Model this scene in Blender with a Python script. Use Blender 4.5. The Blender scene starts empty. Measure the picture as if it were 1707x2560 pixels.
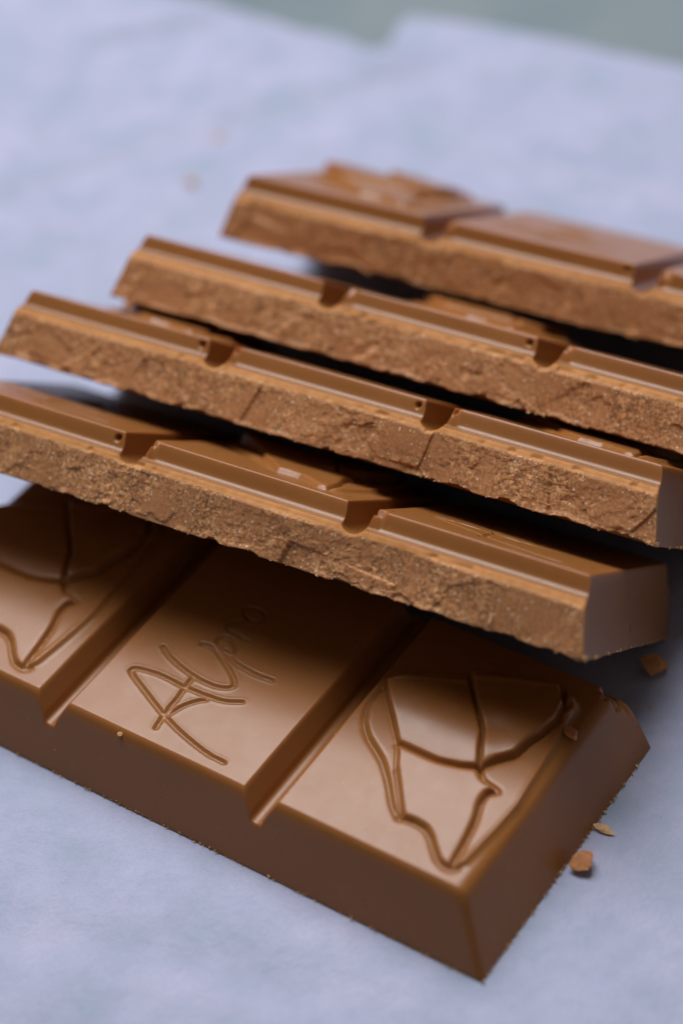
import bpy, bmesh, math, random
import numpy as np
from mathutils import Vector, Matrix

K = 0.024                      # one square pitch of the chocolate, in metres
sc = bpy.context.scene

# ------------------------------------------------------------------ camera
ELEV, ROLL, FPX, DIST = 0.75038, -0.0955, 5773.44, 10.24288
cam_p = np.array([0.0, -DIST * math.cos(ELEV), DIST * math.sin(ELEV)])
fw = -cam_p / DIST
rt = np.array([1.0, 0.0, 0.0])
up = np.cross(rt, fw)
rt, up = rt * math.cos(ROLL) + up * math.sin(ROLL), up * math.cos(ROLL) - rt * math.sin(ROLL)
cd = bpy.data.cameras.new("camera")
camo = bpy.data.objects.new("camera", cd)
sc.collection.objects.link(camo)
m = Matrix.Identity(4)
for i in range(3):
    m[i][0], m[i][1], m[i][2], m[i][3] = rt[i], up[i], -fw[i], cam_p[i] * K
camo.matrix_world = m
cd.sensor_fit = 'HORIZONTAL'
cd.sensor_width = 36.0
cd.lens = FPX / 1707.0 * 36.0
cd.clip_start = 0.01
cd.clip_end = 50.0
cd.dof.use_dof = True
cd.dof.focus_distance = 8.98 * K
cd.dof.aperture_fstop = 16.5
sc.camera = camo

# ------------------------------------------------------------------ world and light
w = bpy.data.worlds.new("World")
sc.world = w
w.use_nodes = True
bg = w.node_tree.nodes["Background"]
bg.inputs[0].default_value = (1.0, 0.86, 0.74, 1)
bg.inputs[1].default_value = 0.10

def area(name, loc, target, size, sy, energy, color):
    d = bpy.data.lights.new(name, 'AREA')
    d.shape = 'RECTANGLE'; d.size = size * K; d.size_y = sy * K
    d.energy = energy; d.color = color
    o = bpy.data.objects.new(name, d)
    sc.collection.objects.link(o)
    o.location = Vector(loc) * K
    o.rotation_euler = (Vector(target) * K - o.location).to_track_quat('-Z', 'Y').to_euler()
    return o
# a broad window behind the chocolate, high up
area("window_light", (-2.0, 9.6, 21.2), (0, 0, 0), 15.0, 16.0, 4.05, (0.99, 0.985, 1.0))

sc.view_settings.view_transform = 'Standard'
sc.view_settings.look = 'None'
sc.view_settings.exposure = 0.0
sc.view_settings.gamma = 1.0
sc.cycles.use_denoising = True
sc.cycles.max_bounces = 8
sc.cycles.sample_clamp_indirect = 4.0

# ------------------------------------------------------------------ noise
def _h(ix, iy, seed):
    n = (ix.astype(np.int64) * 374761393 + iy.astype(np.int64) * 668265263 + seed * 974634777) & 0xffffffff
    n = ((n ^ (n >> 13)) * 1274126177) & 0xffffffff
    n = n ^ (n >> 16)
    return (n & 0xffff) / 65535.0
def vn(x, y, seed=0):
    x0 = np.floor(x); y0 = np.floor(y); fx = x - x0; fy = y - y0
    fx = fx * fx * (3 - 2 * fx); fy = fy * fy * (3 - 2 * fy)
    a = _h(x0, y0, seed); b = _h(x0 + 1, y0, seed); c = _h(x0, y0 + 1, seed); d = _h(x0 + 1, y0 + 1, seed)
    return (a * (1 - fx) + b * fx) * (1 - fy) + (c * (1 - fx) + d * fx) * fy - 0.5
def fbm(x, y, s, octs=3, seed=0, gain=0.5):
    t = 0; a = 1.0
    for k in range(octs):
        t = t + a * vn(x / s + 17.3 * k, y / s + 5.1 * k, seed + k * 13); s = s * 0.5; a *= gain
    return t
def worley(x, y, s, seed=0, jit=0.9):
    """nearest cell id hash and F2-F1"""
    X = x / s; Y = y / s; ix = np.floor(X); iy = np.floor(Y)
    f1 = np.full(X.shape, 9.0); f2 = np.full(X.shape, 9.0); cid = np.zeros(X.shape)
    gx = np.zeros(X.shape); gy = np.zeros(X.shape)
    for a in (-1, 0, 1):
        for b in (-1, 0, 1):
            cx = ix + a; cy = iy + b
            px = cx + 0.5 + jit * (_h(cx, cy, seed) - 0.5); py = cy + 0.5 + jit * (_h(cx, cy, seed + 7) - 0.5)
            d = np.hypot(X - px, Y - py); hh = _h(cx, cy, seed + 3)
            n1 = d < f1
            f2 = np.where(n1, f1, np.minimum(f2, d)); cid = np.where(n1, hh, cid)
            gx = np.where(n1, X - px, gx); gy = np.where(n1, Y - py, gy)
            f1 = np.where(n1, d, f1)
    return cid, f2 - f1, gx, gy
def smin(a, b, k):
    h = np.clip(0.5 + 0.5 * (b - a) / k, 0, 1)
    return b * (1 - h) + a * h - k * h * (1 - h)
def sstep(a, b, x):
    t = np.clip((x - a) / (b - a), 0, 1)
    return t * t * (3 - 2 * t)
def seg_dist(U, V, pts):
    d = np.full(U.shape, 9.0)
    for (x0, y0), (x1, y1) in zip(pts, pts[1:]):
        dx, dy = x1 - x0, y1 - y0
        t = np.clip(((U - x0) * dx + (V - y0) * dy) / (dx * dx + dy * dy + 1e-12), 0, 1)
        d = np.minimum(d, np.hypot(U - x0 - t * dx, V - y0 - t * dy))
    return d
def inside(U, V, poly):
    c = np.zeros(U.shape, bool); n = len(poly)
    for i in range(n):
        x0, y0 = poly[i]; x1, y1 = poly[(i + 1) % n]
        if y0 == y1: continue
        c ^= ((y0 > V) != (y1 > V)) & (U < (x1 - x0) * (V - y0) / (y1 - y0) + x0)
    return c
def sdist(U, V, poly):
    d = seg_dist(U, V, poly + [poly[0]])
    return np.where(inside(U, V, poly), d, -d)
def smooth_line(p, n=4):
    """Catmull-Rom through the points"""
    p = [p[0]] + list(p) + [p[-1]]; out = []
    for i in range(1, len(p) - 2):
        for k in range(n):
            t = k / n; a, b, c, d = [np.array(q) for q in p[i - 1:i + 3]]
            out.append(tuple(0.5 * (2 * b + (c - a) * t + (2 * a - 5 * b + 4 * c - d) * t * t + (3 * b - a - 3 * c + d) * t ** 3)))
    return out + [tuple(p[-1])]

# ------------------------------------------------------------------ materials
def mat_new(name):
    m_ = bpy.data.materials.new(name); m_.use_nodes = True
    return m_, m_.node_tree, m_.node_tree.nodes["Principled BSDF"]
def nd(nt, t, **kw):
    n = nt.nodes.new(t)
    for k_, v_ in kw.items(): setattr(n, k_, v_)
    return n
def noise(nt, vec, scale, detail=3, rough=0.5):
    n = nd(nt, 'ShaderNodeTexNoise'); n.inputs['Scale'].default_value = scale
    n.inputs['Detail'].default_value = detail; n.inputs['Roughness'].default_value = rough
    nt.links.new(vec, n.inputs['Vector']); return n
def ramp(nt, fac, stops):
    r = nd(nt, 'ShaderNodeValToRGB'); e = r.color_ramp.elements
    while len(e) < len(stops): e.new(0.5)
    for q, (p_, c_) in zip(e, stops): q.position = p_; q.color = tuple(c_) + (1,) if len(c_) == 3 else c_
    nt.links.new(fac, r.inputs['Fac']); return r
def mix(nt, fac, a, b, mode='MIX'):
    n = nd(nt, 'ShaderNodeMix', data_type='RGBA', blend_type=mode)
    L = nt.links
    for sock, v_ in ((n.inputs[0], fac), (n.inputs[6], a), (n.inputs[7], b)):
        if isinstance(v_, (int, float)): sock.default_value = v_
        elif isinstance(v_, tuple): sock.default_value = v_ + (1,) if len(v_) == 3 else v_
        else: L.new(v_, sock)
    return n.outputs[2]
def mrange(nt, v, a, b, c, d):
    n = nd(nt, 'ShaderNodeMapRange'); nt.links.new(v, n.inputs[0])
    for i, q in enumerate((a, b, c, d)): n.inputs[i + 1].default_value = q
    return n.outputs[0]

S_ = 1.0 / K
CH = (0.300, 0.118, 0.031)
def chocolate():
    m_, nt, b = mat_new("milk_chocolate")
    co = nd(nt, 'ShaderNodeTexCoord').outputs['Object']
    n1 = noise(nt, co, 2.2 * S_, 4, 0.55); n2 = noise(nt, co, 60 * S_, 3, 0.6); n3 = noise(nt, co, 12 * S_, 4, 0.65)
    c = mix(nt, mrange(nt, n1.outputs[0], 0.3, 0.7, 0, 1), tuple(x * 0.95 for x in CH), tuple(x * 1.05 for x in CH))
    # faint pale bloom marks and a few pale dust specks
    c = mix(nt, mrange(nt, n3.outputs[0], 0.62, 0.80, 0, 0.16), c, (0.50, 0.32, 0.19))
    vo = nd(nt, 'ShaderNodeTexVoronoi'); vo.inputs['Scale'].default_value = 16 * S_; nt.links.new(co, vo.inputs['Vector'])
    c = mix(nt, mrange(nt, vo.outputs['Distance'], 0.05, 0.085, 0.2, 0.0), c, (0.52, 0.36, 0.22))
    nt.links.new(c, b.inputs['Base Color'])
    nt.links.new(mrange(nt, n3.outputs[0], 0.3, 0.75, 0.27, 0.35), b.inputs["Roughness"])
    b.inputs['Specular IOR Level'].default_value = 0.38
    b.inputs['Subsurface Weight'].default_value = 0.55
    b.inputs['Subsurface Radius'].default_value = (1.0, 0.36, 0.12)
    b.inputs['Subsurface Scale'].default_value = 0.045 * K
    bp = nd(nt, 'ShaderNodeBump'); bp.inputs['Strength'].default_value = 0.08; bp.inputs['Distance'].default_value = 0.0012 * K
    nt.links.new(n2.outputs[0], bp.inputs['Height'])
    bp2 = nd(nt, 'ShaderNodeBump'); bp2.inputs['Strength'].default_value = 0.04; bp2.inputs['Distance'].default_value = 0.006 * K
    n4 = noise(nt, co, 5 * S_, 3, 0.5)
    nt.links.new(n4.outputs[0], bp2.inputs['Height']); nt.links.new(bp.outputs[0], bp2.inputs['Normal'])
    nt.links.new(bp2.outputs[0], b.inputs['Normal'])
    return m_
def fracture():
    m_, nt, b = mat_new("broken_chocolate")
    co = nd(nt, 'ShaderNodeTexCoord').outputs['Object']
    big = noise(nt, co, 4.5 * S_, 3, 0.55); mid = noise(nt, co, 20 * S_, 5, 0.68); fine = noise(nt, co, 75 * S_, 4, 0.7)
    c = ramp(nt, mid.outputs[0], [(0.30, (0.28, 0.125, 0.050)), (0.45, (0.44, 0.205, 0.085)), (0.60, (0.54, 0.275, 0.120)), (0.75, (0.74, 0.50, 0.31))]).outputs[0]
    sm = (0.47, 0.215, 0.088)
    c = mix(nt, mrange(nt, big.outputs[0], 0.42, 0.58, 0.85, 0.05), c, sm)
    grain = ramp(nt, fine.outputs[0], [(0.34, (0.42, 0.38, 0.34)), (0.5, (1, 1, 1)), (0.62, (1.55, 1.62, 1.7))]).outputs[0]
    gm = nd(nt, 'ShaderNodeMath', operation='MAXIMUM'); gm.inputs[1].default_value = 0.30
    nt.links.new(mrange(nt, big.outputs[0], 0.40, 0.56, 0.2, 1.0), gm.inputs[0])
    c = mix(nt, gm.outputs[0], c, grain, 'MULTIPLY')
    pt = noise(nt, co, 38 * S_, 3, 0.6)
    c = mix(nt, mrange(nt, pt.outputs[0], 0.36, 0.27, 0.0, 0.75), c, (0.075, 0.042, 0.022))
    vo = nd(nt, 'ShaderNodeTexVoronoi'); vo.inputs['Scale'].default_value = 46 * S_; nt.links.new(co, vo.inputs['Vector'])
    sp = nd(nt, 'ShaderNodeMath', operation='MULTIPLY')
    nt.links.new(mrange(nt, vo.outputs['Distance'], 0.12, 0.26, 1.0, 0.0), sp.inputs[0])
    sep = nd(nt, 'ShaderNodeSeparateColor'); nt.links.new(vo.outputs['Color'], sep.inputs[0])
    nt.links.new(mrange(nt, sep.outputs[0], 0.50, 0.80, 0.0, 1.0), sp.inputs[1])
    c = mix(nt, sp.outputs[0], c, (0.85, 0.68, 0.50))
    nt.links.new(c, b.inputs['Base Color'])
    b.inputs['Roughness'].default_value = 0.62
    b.inputs['Specular IOR Level'].default_value = 0.3
    b.inputs['Subsurface Weight'].default_value = 0.6
    b.inputs['Subsurface Radius'].default_value = (1.0, 0.36, 0.12)
    b.inputs['Subsurface Scale'].default_value = 0.032 * K
    bp = nd(nt, 'ShaderNodeBump'); bp.inputs['Strength'].default_value = 0.14; bp.inputs['Distance'].default_value = 0.006 * K
    bp2 = nd(nt, 'ShaderNodeBump'); bp2.inputs['Strength'].default_value = 0.5; bp2.inputs['Distance'].default_value = 0.0035 * K
    nt.links.new(mid.outputs[0], bp.inputs['Height']); nt.links.new(fine.outputs[0], bp2.inputs['Height'])
    nt.links.new(bp.outputs[0], bp2.inputs['Normal']); nt.links.new(bp2.outputs[0], b.inputs['Normal'])
    return m_
def crumb_mat(name, col):
    m_, nt, b = mat_new(name)
    co = nd(nt, 'ShaderNodeTexCoord').outputs['Object']
    n = noise(nt, co, 40 * S_, 4, 0.65)
    nt.links.new(ramp(nt, n.outputs[0], [(0.3, tuple(x * 0.7 for x in col)), (0.7, tuple(min(1, x * 1.25) for x in col))]).outputs[0], b.inputs['Base Color'])
    b.inputs['Roughness'].default_value = 0.6
    b.inputs['Subsurface Weight'].default_value = 0.2
    b.inputs['Subsurface Radius'].default_value = (1, .4, .15); b.inputs['Subsurface Scale'].default_value = 0.02 * K
    return m_
def paper_mat():
    m_, nt, b = mat_new("baking_paper")
    co = nd(nt, 'ShaderNodeTexCoord').outputs['Object']
    n1 = noise(nt, co, 2.6 * S_, 5, 0.6); n2 = noise(nt, co, 70 * S_, 4, 0.7); n3 = noise(nt, co, 9 * S_, 4, 0.6)
    c = ramp(nt, n1.outputs[0], [(0.3, (0.30, 0.365, 0.50)), (0.5, (0.385, 0.41, 0.58)), (0.7, (0.48, 0.475, 0.67))]).outputs[0]
    c = mix(nt, mrange(nt, n2.outputs[0], 0.35, 0.65, 0.0, 0.35), c, (0.28, 0.34, 0.45))
    c = mix(nt, mrange(nt, n3.outputs[0], 0.4, 0.7, 0.0, 0.3), c, (0.44, 0.465, 0.64))
    nt.links.new(c, b.inputs['Base Color'])
    b.inputs['Roughness'].default_value = 0.55; b.inputs['Specular IOR Level'].default_value = 0.35
    bp = nd(nt, 'ShaderNodeBump'); bp.inputs['Strength'].default_value = 0.5; bp.inputs['Distance'].default_value = 0.02 * K
    nt.links.new(n3.outputs[0], bp.inputs['Height'])
    bp2 = nd(nt, 'ShaderNodeBump'); bp2.inputs['Strength'].default_value = 0.7; bp2.inputs['Distance'].default_value = 0.005 * K
    nt.links.new(n2.outputs[0], bp2.inputs['Height']); nt.links.new(bp.outputs[0], bp2.inputs['Normal'])
    nt.links.new(bp2.outputs[0], b.inputs['Normal'])
    return m_
def table_mat():
    m_, nt, b = mat_new("table_surface")
    co = nd(nt, 'ShaderNodeTexCoord').outputs['Object']
    n1 = noise(nt, co, 1.2 * S_, 4, 0.6)
    nt.links.new(ramp(nt, n1.outputs[0], [(0.3, (0.15, 0.20, 0.225)), (0.7, (0.20, 0.245, 0.27))]).outputs[0], b.inputs['Base Color'])
    b.inputs['Roughness'].default_value = 0.5
    return m_
def rim_mat():
    m_, nt, b = mat_new("broken_rim")
    co = nd(nt, 'ShaderNodeTexCoord').outputs['Object']
    n = noise(nt, co, 30 * S_, 4, 0.65)
    nt.links.new(ramp(nt, n.outputs[0], [(0.3, (0.48, 0.20, 0.058)), (0.7, (0.62, 0.28, 0.095))]).outputs[0], b.inputs['Base Color'])
    b.inputs['Roughness'].default_value = 0.7; b.inputs['Specular IOR Level'].default_value = 0.25
    b.inputs['Subsurface Weight'].default_value = 0.5
    b.inputs['Subsurface Radius'].default_value = (1.0, 0.36, 0.12); b.inputs['Subsurface Scale'].default_value = 0.035 * K
    bp = nd(nt, 'ShaderNodeBump'); bp.inputs['Strength'].default_value = 0.4; bp.inputs['Distance'].default_value = 0.004 * K
    nt.links.new(n.outputs[0], bp.inputs['Height']); nt.links.new(bp.outputs[0], b.inputs['Normal'])
    return m_
M_CH, M_BR, M_RI = chocolate(), fracture(), rim_mat()
M_CR, M_TAN = crumb_mat("crumb_brown", (0.50, 0.20, 0.065)), crumb_mat("crumb_tan", (0.72, 0.42, 0.20))
M_PA, M_TA = paper_mat(), table_mat()

# ------------------------------------------------------------------ helpers
def tag(o, label=None, cat=None, group=None, kind=None):
    if label: o["label"] = label
    if cat: o["category"] = cat
    if group: o["group"] = group
    if kind: o["kind"] = kind
    return o
def mesh_from(name, co, faces, mat, parent=None, normals=None, smooth=True):
    """co Nx3 array (pitch units), faces Mx4 index array"""
    used = np.unique(faces); remap = np.full(len(co), -1, np.int64); remap[used] = np.arange(len(used))
    f = remap[faces]; me = bpy.data.meshes.new(name)
    me.vertices.add(len(used)); me.vertices.foreach_set('co', (co[used] * K).astype(np.float32).ravel())
    k = f.shape[1]
    me.loops.add(f.size); me.loops.foreach_set('vertex_index', f.astype(np.int32).ravel())
    me.polygons.add(len(f)); me.polygons.foreach_set('loop_start', (np.arange(len(f)) * k).astype(np.int32))
    me.polygons.foreach_set('use_smooth', np.full(len(f), smooth))
    me.update(calc_edges=True)
    me.materials.append(mat)
    if normals is not None: me.normals_split_custom_set_from_vertices(normals[used].tolist())
    o = bpy.data.objects.new(name, me); sc.collection.objects.link(o)
    if parent: o.parent = parent
    return o
def vert_normals(co, faces):
    a, b, c, d = [co[faces[:, i]] for i in range(4)]
    n = np.cross(c - a, d - b)
    out = np.zeros_like(co)
    for i in range(4):
        for k in range(3): out[:, k] += np.bincount(faces[:, i], n[:, k], len(co))
    return out / (np.linalg.norm(out, axis=1, keepdims=True) + 1e-20)

# ------------------------------------------------------------------ relief drawn on the squares (u from left groove, v from front)
L1 = [(0.112, 0.82), (0.103, 0.709), (0.138, 0.618), (0.196, 0.557), (0.294, 0.493), (0.372, 0.419), (0.453, 0.324), (0.505, 0.283)]
L2 = [(0.112, 0.81), (0.174, 0.731), (0.241, 0.659), (0.318, 0.574), (0.382, 0.46), (0.466, 0.352), (0.507, 0.300)]
L3 = [(0.507, 0.286), (0.563, 0.294), (0.617, 0.288), (0.658, 0.262), (0.697, 0.222), (0.74, 0.185), (0.795, 0.175), (0.823, 0.21), (0.835, 0.304), (0.849, 0.412), (0.86, 0.546), (0.852, 0.644), (0.846, 0.759), (0.834, 0.885), (0.819, 0.984), (0.809, 1.074), (0.772, 1.122), (0.731, 1.14)]
L4 = [(0.318, 0.571), (0.39, 0.571), (0.493, 0.571), (0.583, 0.591), (0.652, 0.618)]
L5a = [(0.375, 1.010), (0.47, 0.89), (0.528, 0.827), (0.581, 0.763), (0.615, 0.689), (0.652, 0.618)]
L5b = [(0.652, 0.618), (0.687, 0.586), (0.734, 0.575), (0.763, 0.566), (0.736, 0.537), (0.736, 0.486), (0.761, 0.411), (0.777, 0.319), (0.786, 0.238), (0.792, 0.190)]
L6 = [(0.652, 0.630), (0.688, 0.686), (0.736, 0.741), (0.75, 0.822), (0.772, 0.889), (0.783, 0.976), (0.771, 1.052), (0.706, 1.139)]
L7 = [(0.112, 0.82), (0.222, 0.926), (0.375, 1.010), (0.706, 1.139)]
P1 = L1 + L2[::-1][1:]                                             # left sliver
P2 = L2[3:] + L3[:7] + L5b[::-1] + L4[::-1][1:-1]                   # lower pale face
P3 = [L4[0]] + L4[1:] + L5a[::-1][1:] + L7[1:3][::-1] + L2[:3]      # upper left face
P4 = L5a + L6[1:] + [L7[3]]                                        # upper right face
P5 = L5b[:-1] + L3[6:] + L6[::-1][1:]                               # right band
OUT = L1 + L3[1:] + L7[::-1][1:]
def relief(U, V):
    h = np.zeros(U.shape)
    wd = 0.016
    for P, base, gx, gy in ((P1, .014, 0, 0), (P2, .018, 0, 0), (P3, .034, 0, .0), (P4, .036, 0, .0), (P5, .012, 0, 0)):
        d = sdist(U, V, P)
        if P is P2: base = base + 0.050 * (V - .25)
        if P is P3: base = base + 0.030 * np.sin(np.clip((V - 0.57) / 0.42, 0, 1) * math.pi)
        if P is P4: base = base + 0.022 * np.sin(np.clip((V - 0.62) / 0.50, 0, 1) * math.pi) + 0.040 * (.72 - U) + 0.012 * vn(U / .10, V / .10, 5)
        if P is P5: base = base + 0.016 * np.clip(V - .3, 0, 1)
        h = np.maximum(h, base * sstep(-wd * .35, wd * 0.65, d))
    # pressed outline beside the steps
    for L, dep in ((L1, .009), (L2[4:], .008), (L3[:8], .010), (L4, .006), (L5b, .010), (L5a, .006), (L6, .008)):
        d = seg_dist(U, V, smooth_line(L, 3))
        h = h - dep * 0.85 * np.exp(-(d / 0.0125) ** 2)
    d = seg_dist(U, V, L3[7:]); h = h + 0.008 * np.exp(-(d / 0.012) ** 2)      # raised rim on the right
    d = seg_dist(U, V, L7 + [(0.112, .82)]); h = h + 0.008 * np.exp(-(d / 0.014) ** 2)
    # small knot at the far right corner
    d = np.hypot((U - .785) / 1.0, (V - 1.06) / 1.5); h = h + 0.010 * np.exp(-((d - .028) / .011) ** 2)
    return h
STROKES = [smooth_line(s) for s in (
    [(0.782, 0.177), (0.691, 0.183), (0.56, 0.214), (0.442, 0.255), (0.308, 0.316), (0.202, 0.367), (0.176, 0.388), (0.196, 0.407), (0.297, 0.423), (0.401, 0.419), (0.519, 0.425), (0.599, 0.436), (0.664, 0.468)],
    [(0.447, 0.189), (0.435, 0.265), (0.426, 0.385), (0.415, 0.477)],
    [(0.451, 0.274), (0.473, 0.335), (0.505, 0.382), (0.533, 0.405)],
    [(0.212, 0.554), (0.27, 0.522), (0.369, 0.493), (0.469, 0.48), (0.541, 0.487), (0.58, 0.51), (0.578, 0.537), (0.534, 0.575), (0.46, 0.618), (0.392, 0.65), (0.341, 0.643)],
    [(0.7, 0.622), (0.628, 0.615), (0.533, 0.624), (0.48, 0.637), (0.416, 0.664), (0.382, 0.696), (0.399, 0.72), (0.449, 0.713), (0.479, 0.686), (0.477, 0.657), (0.447, 0.66)],
    [(0.500, 0.752), (0.436, 0.760), (0.378, 0.765), (0.372, 0.800), (0.400, 0.830)],
    [(0.440, 0.850), (0.390, 0.870), (0.380, 0.905), (0.430, 0.920), (0.475, 0.900), (0.470, 0.865), (0.430, 0.850)])]
def letters_dist(U, V):
    d = np.full(U.shape, 9.0)
    for i, s in enumerate(STROKES): d = np.minimum(d, seg_dist(U, V, s) + (.0045 if i > 4 else 0))
    return d

# ------------------------------------------------------------------ a strip of three squares
PE, H0, H1, DI = 1.01736, 0.30452, 0.21823, 1.18387
def make_strip(pose, seed, kinds, label, first=False, fine=1.0, rough=1.0, group=None, labels=None, holes=(1, 1)):
    p = 1.0026 if first else 1.0
    H = 0.29962 if first else H0; h1 = H1 * H / H0
    D = 1.29669 if first else DI
    ei = 0.143 if first else 0.072
    gt = 0.075 if first else 0.066
    ff = 0.1216
    pe = PE * p + (0.018 if first else 0.0); g2 = -pe; g1 = g2 - p; L = g1 - pe
    # ---- grid lines
    step = 0.0062 * fine
    us = [np.arange(L, 1e-9, step), np.linspace(L, L + ei * 1.25, 34), np.linspace(-ei * 1.25, 0, 34)]
    for g in (g1, g2): us.append(np.linspace(g - gt * 1.25, g + gt * 1.25, 56))
    us.append(np.array([L, 0.0]))
    u = np.unique(np.round(np.concatenate(us), 4))
    if first:
        vt = np.unique(np.round(np.concatenate([np.linspace(0, ff * 1.2, 50), np.arange(ff, D - .1, 0.0058), np.linspace(D - .09, D, 24)]), 5))
        nf = 0
    else:
        vt = np.unique(np.round(np.concatenate([np.linspace(0, .022, 12), np.linspace(.022, .080, 46), np.arange(.080, D - .08, 0.0062 * fine), np.linspace(D - .08, D, 20)]), 5))
        nf = int(62 / fine)
    U, V = np.meshgrid(u, vt, indexing='ij')
    # ---- height of the moulded top
    def smooth_v(A_):                                               # rounds the foot and the shoulder of the wall
        fine_v = np.linspace(0, .11, 441); prof = np.interp(fine_v, vt, A_[0]); k_ = np.hanning(41); k_ /= k_.sum()
        pr = np.convolve(np.pad(prof, 20, mode='edge'), k_, 'valid')
        row = np.where(vt < .105, np.interp(vt, fine_v, pr), A_[0]); return np.repeat(row[None, :], A_.shape[0], 0)
    k = 0.008
    he = smin(-U / ei * H, (U - L) / ei * H, 1e-4)
    rise_b = h1 + (H + .05 - h1) * np.clip((D - V - .036) / .018, 0, 1) - 0.012 * (1 - sstep(0, .012, D - V))
    if first: hv = smin(V / ff * H, rise_b, 1e-4)
    else:
        rise_f = h1 + (H + .05 - h1) * (.27 * (1 - np.sqrt(1 - np.clip((V - .010) / .041, 0, 1) ** 2)) + .73 * np.clip((V - .051) / .014, 0, 1)) - 0.017 * (1 - np.clip(V / .026, 0, 1)) ** 2
        rise_f = smooth_v(rise_f); hv = smin(rise_f, rise_b, 1e-4)
    h = smin(hv, he, .085 if first else .018)
    h = smin(h, np.full(U.shape, H), (.055 if first else .040))
    for g in (g1, g2):
        x = np.abs(U - g)
        x = x + 0.002 * vn(V / .2, U / .2, 3)
        gr = h1 - .028 + 0.045 * (1 - np.sqrt(1 - np.clip(x / .050, 0, 1) ** 2)) + (H - h1 + .01) * np.clip((x - .046) / (gt - .046), 0, 3)
        if first: gr = h1 - .030 + 0.030 * (1 - np.sqrt(1 - np.clip(x / .030, 0, 1) ** 2)) * .6 + (H - h1 + .012) * np.clip((x - .024) / (gt - .024), 0, 3)
        h = smin(h, gr, k * (2.2 if first else 1.5))
    topmask = sstep(H - .014, H - .005, h)
    h = h + topmask * (0.0022 if first else .0012) * fbm(U, V, .5, 2, seed)
    # ---- relief and lettering
    starts = [L + (0.03 if 0 else 0.0) + (g1 - L - p), g1, g2]
    starts[0] = g1 - p
    rel = np.zeros(U.shape, bool); let = np.zeros(U.shape, bool)
    sq = np.where(U < g1, 0, np.where(U < g2, 1, 2))
    scl = D / 1.29669
    for i in range(3):
        mk = sq == i
        uu = (U[mk] - starts[i]) / p; vv = V[mk] / scl - .013; uu = uu - .006
        if kinds[i] == 'relief':
            d = relief(uu, vv)
            h[mk] += d * topmask[mk]
            r_ = np.zeros(mk.sum(), bool)
            for P in (P1, P2, P3, P4, P5): r_ |= sdist(uu, vv, P) > -0.010
            rel[mk] = r_ & (topmask[mk] > .5)
        else:
            d = letters_dist(uu, vv)
            h[mk] -= topmask[mk] * (0.0100 * (1 - sstep(.0045, .0115, d)) - 0.0014 * np.exp(-((d - .017) / .004) ** 2))
            let[mk] = (d < .0165) & (topmask[mk] > .5)
    # ---- chipped corners right of each groove
    if not first:
        for n_, g in enumerate((g1, g2)):
            dd = np.hypot((U - (g + gt + .004)) / .036, (V - .050) / .045) + 0.9 * vn(U / .02, V / .02, seed + n_)
            h = h - (0.026 + 0.012 * vn(U / .01, V / .01, seed)) * sstep(1.0, .6, dd) * sstep(h1 + .01, h1 + .04, h)
    else:
        dd = np.hypot((U + ei) / .05, (V - D + .06) / .03) + 0.8 * vn(U / .02, V / .02, 3)
        h = h - 0.03 * sstep(1.1, .7, dd) * sstep(h1, h1 + .04, h)
    h = np.maximum(h, 0.0)
    Vp = V.copy()
    if not first:                                                   # small air holes beside the grooves
        for n_, g in enumerate((g1, g2)):
            if not holes[n_]: continue
            r0 = 0.017 if n_ == 0 else 0.015
            dd = np.hypot(U - (g - gt - .020), h - (H - .030))
            Vp += 0.026 * sstep(r0, r0 * .4, dd + .004 * vn(U / .01, h / .01, seed)) * ((V > .02) & (V < .085))
    # tiny dents and irregular rim of the ledge
    # ---- fracture faces (rows): displacement along v
    def frac(uA, wA, amp, sd):
        e = fbm(uA, wA, .30, 2, sd) * .022 + fbm(uA, wA, .07, 2, sd + 5) * .0018
        cid, ed, gx, gy = worley(uA + .06 * fbm(uA, wA, .08, 2, sd + 2), wA * 1.0 + .05 * fbm(uA, wA, .05, 2, sd + 8), .15, sd)
        low = sstep(h1 * .95, h1 * .35, wA)
        sel = sstep(.52, .56, _h(np.floor(cid * 4096), np.floor(cid * 977), sd + 4))
        e = e + (.35 + .65 * low) * sel * ((cid - .5) * .005 + gx * (cid - .4) * .010 + gy * .008)
        c3, e3, g3, h3 = worley(uA, wA * 1.3, .42, sd + 90)
        e = e + (c3 - .5) * .002 + g3 * (c3 - .5) * .04
        cid2, ed2, gx2, gy2 = worley(uA, wA, .045, sd + 31)
        rg = sstep(-.05, .22, fbm(uA, wA, .35, 2, sd + 21))         # where it is grainy
        e = e + rg * ((cid2 - .5) * .0025 + gy2 * .001) + (.10 + .90 * rg) * fbm(uA, wA, .013, 2, sd + 40) * .0028
        pit = worley(uA, wA, .03, sd + 60)
        e = e + rg * .005 * sstep(.75, .95, pit[0]) * sstep(.0, .35, pit[1])
        return e * amp * .72
    cols = [np.stack([U, Vp, h], -1)]                               # NU x NV x 3
    rowid = [np.ones(len(vt) - 1, int)]
    if nf:
        t = np.linspace(0, 1, nf + 1)[:-1]
        top = h[:, :1]
        bot = np.maximum(0, fbm(u[:, None], 0 * u[:, None], .10, 3, seed + 3) * .022 + (_h(np.floor(u[:, None] / .055), 0 * u[:, None], seed) > .8) * .007) * np.minimum(1, top / .1)
        Wf = bot + (top - bot) * t[None, :]
        Uf = np.repeat(u[:, None], nf, 1)
        env = np.minimum(1, (1 - t[None, :]) * 9 + .12) * np.minimum(1, top / .08)
        dv = frac(Uf, Wf, rough, seed) * env
        dv = dv + 0.012 * sstep(.90, 1.04, t[None, :]) * np.minimum(1, top / .1) - 0.008 * rough * (1 - sstep(0, .12, t[None, :])) * sstep(0, .25, vn(Uf / .09, Wf * 0, seed + 9))
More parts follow.
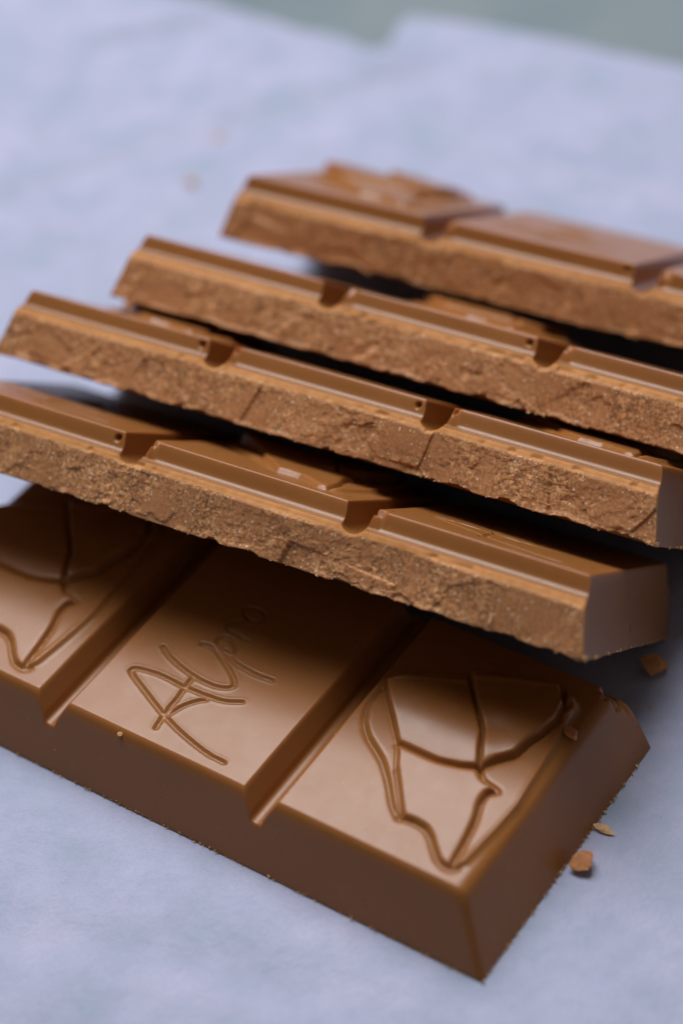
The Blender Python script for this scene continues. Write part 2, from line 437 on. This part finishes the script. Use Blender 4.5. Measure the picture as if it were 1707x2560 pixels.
        f_ = np.stack([Uf + 0.004 * fbm(Uf, Wf, .03, 1, seed) * np.minimum(1, top / .08), dv, Wf], -1)
        # the rim of the ledge wavers a little
        bite = .009 * sstep(.12, .34, vn(u / .030, u * 0, seed + 77)) * sstep(-.1, .2, vn(u / .3, u * 0, seed + 78)) * np.minimum(1, top[:, 0] / .1)
        dv[:, -1] += bite; dv[:, -2] += bite * .8; dv[:, -3] += bite * .5; f_[:, :, 1] = dv
        cols[0][:, 0, 1] += dv[:, -1] + .0015; cols[0][:, 1:9, 1] += (dv[:, -1:] + .0015) * np.linspace(.85, .1, 8)[None, :]
        cols.insert(0, f_); rowid.insert(0, np.zeros(nf, int))
    nb = 16
    t = np.linspace(1, 0, nb + 1)[1:]
    topb = h[:, -1:]
    Wb = topb * t[None, :]; Ub = np.repeat(u[:, None], nb, 1)
    db = D - frac(Ub, Wb, rough, seed + 100) * np.minimum(1, t[None, :] * 0 + topb / .08) * np.minimum(1, (1 - t[None, :]) * 6)
    cols.append(np.stack([Ub, db, Wb], -1)); rowid.append(np.full(nb, 2, int))
    # underside
    und = np.array([D - .06, D * .75, D * .5, D * .25, .05])
    Uu = np.repeat(u[:, None], 5, 1)
    cols.append(np.stack([Uu, np.repeat(und[None, :], len(u), 0), np.maximum(0, 0 * Uu)], -1)); rowid.append(np.full(6, 3, int))
    G = np.concatenate(cols, 1); nu, ns = G.shape[:2]
    rowid = np.concatenate(rowid)                                   # len == ns (cyclic)
    co = G.reshape(-1, 3)
    I, J = np.meshgrid(np.arange(nu - 1), np.arange(ns), indexing='ij'); J2 = (J + 1) % ns
    F = np.stack([I * ns + J, (I + 1) * ns + J, (I + 1) * ns + J2, I * ns + J2], -1)      # nu-1 x ns x 4
    N = vert_normals(co, F.reshape(-1, 4))
    # ---- split into parts
    zc = G[:, :, 2]; zc = 0.25 * (zc[:-1, :] + zc[1:, :] + np.roll(zc, -1, 1)[:-1, :] + np.roll(zc, -1, 1)[1:, :])
    uc = 0.5 * (u[:-1] + u[1:])[:, None] + 0 * zc
    part = np.zeros(F.shape[:2], int)                               # 0 base
    isf = (rowid == 0)[None, :]; isb = (rowid == 2)[None, :]; ist = (rowid == 1)[None, :]
    if nf: part = np.where(isf & (np.arange(ns)[None, :] < nf - max(2, nf // 16)), 1, part)
    part = np.where(isb, 2, part)
    blk = ist & (zc > h1 + .012)
    part = np.where(blk, 10 + np.where(uc < g1, 0, np.where(uc < g2, 1, 2)), part)
    off = nf
    rm = np.zeros(F.shape[:2], bool); lm = np.zeros(F.shape[:2], bool)
    nt_ = len(vt) - 1
    rm[:, off:off + nt_] = rel[:-1, :-1] & rel[1:, 1:]
    lm[:, off:off + nt_] = let[:-1, :-1] & let[1:, 1:]
    if nf:
        q_ = np.arange(ns)[None, :]; nr = int((vt < .017).sum())
        part = np.where((q_ >= nf - max(2, nf // 16)) & (q_ < nf + nr) & (part < 3), 3, part)
    part = np.where(blk & rm, part + 10, part)
    part = np.where(blk & lm, part + 20, part)
    root = bpy.data.objects.new("chocolate_strip", None); sc.collection.objects.link(root)
    tag(root, label, "chocolate", group)
    x, y, z, yaw, tilt, rl = pose
    cz, sz, ct, st, cr, sr = math.cos(yaw), math.sin(yaw), math.cos(tilt), math.sin(tilt), math.cos(rl), math.sin(rl)
    R = Matrix(((cz, -sz, 0), (sz, cz, 0), (0, 0, 1))) @ Matrix(((cr, 0, sr), (0, 1, 0), (-sr, 0, cr))) @ Matrix(((1, 0, 0), (0, ct, st), (0, -st, ct)))
    root.matrix_world = Matrix.Translation(Vector((x, y, z)) * K) @ R.to_4x4()
    mesh_from("base", co, F[part == 0], M_CH, root, N)
    if nf: mesh_from("broken_face", co, F[part == 1], M_BR, root, N)
    if nf: mesh_from("broken_rim", co, F[part == 3], M_RI, root, N)
    mesh_from("broken_back", co, F[part == 2], M_BR, root, N)
    for i in range(3):
        s = mesh_from("square", co, F[part == 10 + i], M_CH, root, N)
        if (part == 20 + i).any():
            tag(mesh_from("mountain_relief", co, F[part == 20 + i], M_CH, s, N), "raised outline of a mountain peak")
        if (part == 30 + i).any():
            tag(mesh_from("engraved_lettering", co, F[part == 30 + i], M_CH, s, N), "engraved handwritten lettering reading Alpr")
    # loose grains clinging to the break, and pale flakes along its lower edge
    rng = random.Random(seed)
    vs, fs = [], []
    def grain(c, r):
        b_ = len(vs)
        ax = [Vector((rng.uniform(-1, 1), rng.uniform(-1, 1), rng.uniform(-1, 1))).normalized() for _ in range(3)]
        for q in (0, 1, 2):
            for sgn in (1, -1): vs.append(tuple(np.array(c) + sgn * r * rng.uniform(.5, 1.2) * np.array(ax[q])))
        for a_ in (0, 1):
            for b2 in (2, 3):
                for c_ in (4, 5): fs.append((b_ + a_, b_ + b2, b_ + c_))
    if nf:
        for _ in range(int(520 * rough)):
            iu = rng.randrange(20, nu - 20); js = int(rng.random() ** .8 * nf * .96)
            if vn(np.array([u[iu] / .3]), np.array([js / nf]), seed + 21)[0] < rng.uniform(-.3, .25): continue
            grain(G[iu, js], rng.choice((.0022, .003, .004)) * rng.uniform(.7, 1.3))
        for _ in range(26): grain((rng.uniform(-.03, .004), rng.uniform(-.004, .03), rng.uniform(0, .018)), rng.uniform(.004, .010))
        for _ in range(60): grain((rng.uniform(-.004, .004), rng.random() * D, rng.uniform(0, .008)), rng.uniform(.003, .008))
        for _ in range(90):
            iu = rng.randrange(10, nu - 12); grain(G[iu, rng.randrange(0, 3)], rng.uniform(.003, .008))
    else:
        for _ in range(150):
            uu = -rng.random() * 2.9 - .05; grain((uu, rng.uniform(-.006, .004), rng.uniform(0, .012)), rng.uniform(.0025, .006))
        for _ in range(110):
            if rng.random() < .3:
                iu = rng.randrange(10, nu - 10); jv = rng.randrange(6, len(vt) - 30); grain(G[iu, jv], rng.uniform(.0018, .0045))
            vv = rng.random() * 1.2; grain((rng.uniform(-.003, .006), vv, rng.uniform(0, .012)), rng.uniform(.003, .007))
    tag(mesh_from("loose_grains", np.array(vs), np.array(fs), M_TAN, root, smooth=False), kind="stuff")
    return root, (G, u, nf)

A = 'relief'; T = 'text'
strips = []
GRP = "broken strips of milk chocolate piled on the paper"
strips.append(make_strip((0.3440, -2.5647, 0.0, -0.64788, 0, 0), 11, (A, T, A), "chocolate strip lying flat at the bottom of the pile, with smooth sides and mountain relief", first=True, group=GRP))
strips.append(make_strip((0.82739, -1.73785, 0.75983, -0.54184, 0.69495, 0.01053), 22, (T, A, T), "lowest leaning chocolate strip, its broken face right above the flat strip", group=GRP, holes=(1, 0)))
strips.append(make_strip((1.17485, -1.23255, 0.81426, -0.54226, 0.75309, 0.0018), 33, (A, T, A), "second leaning chocolate strip, spanning the full width of the photo, right end just in view", group=GRP))
strips.append(make_strip((1.66685, -0.8853, 0.79218, -0.54513, 0.72603, 0.0005), 44, (T, A, T), "third leaning chocolate strip, between the rearmost strip and the one with both ends in view", fine=1.5, group=GRP, holes=(0, 1)))
strips.append(make_strip((2.19911, -0.2502, 0.62721, -0.51335, 0.55645, 0.00947), 55, (A, T, A), "rearmost chocolate strip at the top of the pile, blurred, its square tops in view", fine=1.5, group=GRP, holes=(0, 1)))

# ------------------------------------------------------------------ crumbs
def crumb(name, loc, size, mat, label, cat="crumb", group="chocolate crumbs scattered on the paper", seed=0, rot=0.0, root=None):
    """an angular chip with uneven facets; loc in pitch units is where it rests"""
    bm = bmesh.new(); rng = random.Random(seed)
    bmesh.ops.create_icosphere(bm, subdivisions=3, radius=1.0)
    pl = [(Vector((rng.uniform(-1, 1), rng.uniform(-1, 1), rng.uniform(-1, 1))).normalized(), rng.uniform(.28, .62)) for _ in range(8)]
    for v_ in bm.verts:
        for n_, dd in pl:
            t_ = v_.co.dot(n_) - dd
            if t_ > 0: v_.co -= n_ * t_ * .98
        v_.co *= 1 + rng.uniform(-.03, .03)
        v_.co.x *= size[0]; v_.co.y *= size[1]; v_.co.z *= size[2]
    mn = min(v_.co.z for v_ in bm.verts)
    for v_ in bm.verts:
        v_.co.z -= mn; v_.co *= K
    me = bpy.data.meshes.new(name); bm.to_mesh(me); bm.free(); me.materials.append(mat)
    for p_ in me.polygons: p_.use_smooth = False
    o = bpy.data.objects.new(name, me); sc.collection.objects.link(o)
    M = Matrix.Translation(Vector(loc) * K) @ Matrix.Rotation(rot, 4, 'Z')
    o.matrix_world = (root.matrix_world @ M) if root else M
    return tag(o, label, cat, group)
GC = "chocolate crumbs scattered on the paper"
PZ = -0.002
crumb("chocolate_crumb", (1.215, -1.128, PZ), (.084, .060, .048), M_CR, "brown angular crumb on the paper right of the leaning strips", seed=3, rot=.3)
crumb("chocolate_crumb", (0.767, -2.086, PZ), (.074, .050, .034), M_CR, "brown oval crumb on the paper beside the flat strip's right end", seed=8, rot=.2)
crumb("chocolate_flake", (0.885, -1.926, PZ), (.052, .026, .014), M_TAN, "pale tan flake on the paper above the brown oval crumb", cat="flake", seed=5, rot=-.5)
crumb("chocolate_crumb", (-0.621, 2.634, PZ), (.050, .042, .026), M_TAN, "blurred tan crumb on the paper left behind the pile, nearer of the two", seed=6)
crumb("chocolate_crumb", (-0.472, 3.028, PZ), (.045, .035, .025), M_TAN, "faint blurred tan crumb farthest back on the paper", seed=7)
crumb("chocolate_flake", (1.163, -1.321, PZ), (.012, .009, .006), M_TAN, "tiny pale flake on the shaded paper below the brown angular crumb", cat="flake", seed=9)
S0, SA = strips[0][0], strips[1][0]
GS = "chips lying on the chocolate strips"
crumb("chocolate_chip", (-0.176, 0.977, .297), (.056, .030, .024), M_CR, "curled brown chip on the flat strip's top near its right edge", cat="chip", group=GS, seed=12, rot=-.4, root=S0)
crumb("chocolate_chip", (-0.463, 1.067, .325), (.014, .012, .010), M_TAN, "tiny crumb on the shaded mountain relief of the flat strip", cat="chip", group=GS, seed=13, root=S0)
crumb("chocolate_chip", (-1.700, 0.114, .280), (.014, .012, .012), M_TAN, "tiny pale crumb on the front edge of the flat strip's middle square", cat="chip", group=GS, seed=14, root=S0)
crumb("chocolate_sliver", (-0.377, -0.012, .018), (.009, .008, .030), M_TAN, "upright yellowish sliver stuck to the broken face of the lowest leaning strip", cat="sliver", group=GS, seed=15, root=SA)

rs = random.Random(5)
for k_, (cx, cy) in enumerate(((1.02, -1.62), (1.10, -1.48), (1.35, -1.30))):
    crumb("chocolate_speck", (cx, cy, PZ), (rs.uniform(.008, .016), rs.uniform(.006, .011), rs.uniform(.004, .007)), rs.choice((M_CR, M_TAN)), "tiny chocolate speck lying on the paper close to the flat strip", cat="speck", group="tiny specks on the paper around the flat strip", seed=40 + k_, rot=rs.uniform(0, 3))
# ------------------------------------------------------------------ paper and table
def paper():
    xs = np.linspace(-9, 8, 420); n = 420
    edge = [(-9, 6.3), (-3, 5.1), (-1.6, 4.90), (-0.742, 4.532), (-0.19, 4.188), (0.15, 3.99), (0.36, 3.74), (0.48, 3.70), (0.60, 3.99), (0.66, 4.04), (1.038, 3.893), (1.55, 3.63), (2.098, 3.315), (8, .9)]
    ye = np.interp(xs, [e[0] for e in edge], [e[1] for e in edge]) + .03 * vn(xs / .4, xs * 0, 3)
    t = np.linspace(0, 1, n)
    X = np.repeat(xs[:, None], n, 1); Y = -8 + (ye[:, None] + 8) * t[None, :]
    c = sstep(2.6, 4.6, np.hypot(X - .3, (Y + .6)))                  # flatter where the pile presses it down
    Z = fbm(X, Y, 1.6, 3, 4) * .05 + fbm(X + Y * .4, Y - X * .4, .5, 2, 9) * .012
    cid, ed, gx, gy = worley(X, Y, 1.4, 71)
    Z = Z + (gx * (cid - .5) + gy * (.5 - cid)) * .07
    Z = Z * (.12 + .88 * c)
    f1 = seg_dist(X, Y, [(-2.6, -.9), (-1.567, 1.064), (-.712, 2.739), (-.3, 4.0)])
    Z = Z + .035 * np.exp(-(f1 / .16) ** 2) * sstep(.6, 1.6, np.hypot(X - .6, Y + .4) - 1.0)
    for pts_, am in (([(-3.2, 2.2), (-1.2, 3.0), (.6, 3.6)], .030), ([(-2.4, 4.4), (-1.3, 2.4), (-1.0, 1.4)], .022), ([(-2.2, -2.2), (-.6, -2.6), (.4, -3.4)], .020), ([(.2, 3.9), (1.0, 2.7), (1.9, 2.2)], .025), ([(1.2, -3.4), (1.5, -2.2), (2.2, -1.4)], .016)):
        f2 = seg_dist(X, Y, smooth_line(pts_, 6)); Z = Z + am * np.exp(-(f2 / .09) ** 2) - am * .5 * np.exp(-((f2 - .2) / .12) ** 2)
    lift = sstep(.55, 0, (ye[:, None] - Y))
    Z = Z + lift * .02
    Z = Z - .003 - np.maximum(0, Z) * (1 - c) * .9
    Z = np.where(c < .02, np.minimum(Z, -.001), Z)
    co = np.stack([X, Y, Z], -1).reshape(-1, 3)
    I, J = np.meshgrid(np.arange(n - 1), np.arange(n - 1), indexing='ij')
    F = np.stack([I * n + J, (I + 1) * n + J, (I + 1) * n + J + 1, I * n + J + 1], -1).reshape(-1, 4)
    o = mesh_from("baking_paper", co, F, M_PA)
    md = o.modifiers.new("thickness", 'SOLIDIFY'); md.thickness = .003 * K; md.offset = -1
    return tag(o, "crinkled pale lilac baking paper under the pile of chocolate", "paper")
paper()
co = np.array([(-60, -60, -.10), (60, -60, -.10), (60, 60, -.10), (-60, 60, -.10)], float)
tag(mesh_from("table", co, np.array([[0, 1, 2, 3]]), M_TA), "blue grey table top beyond the paper's far edge", kind="structure")
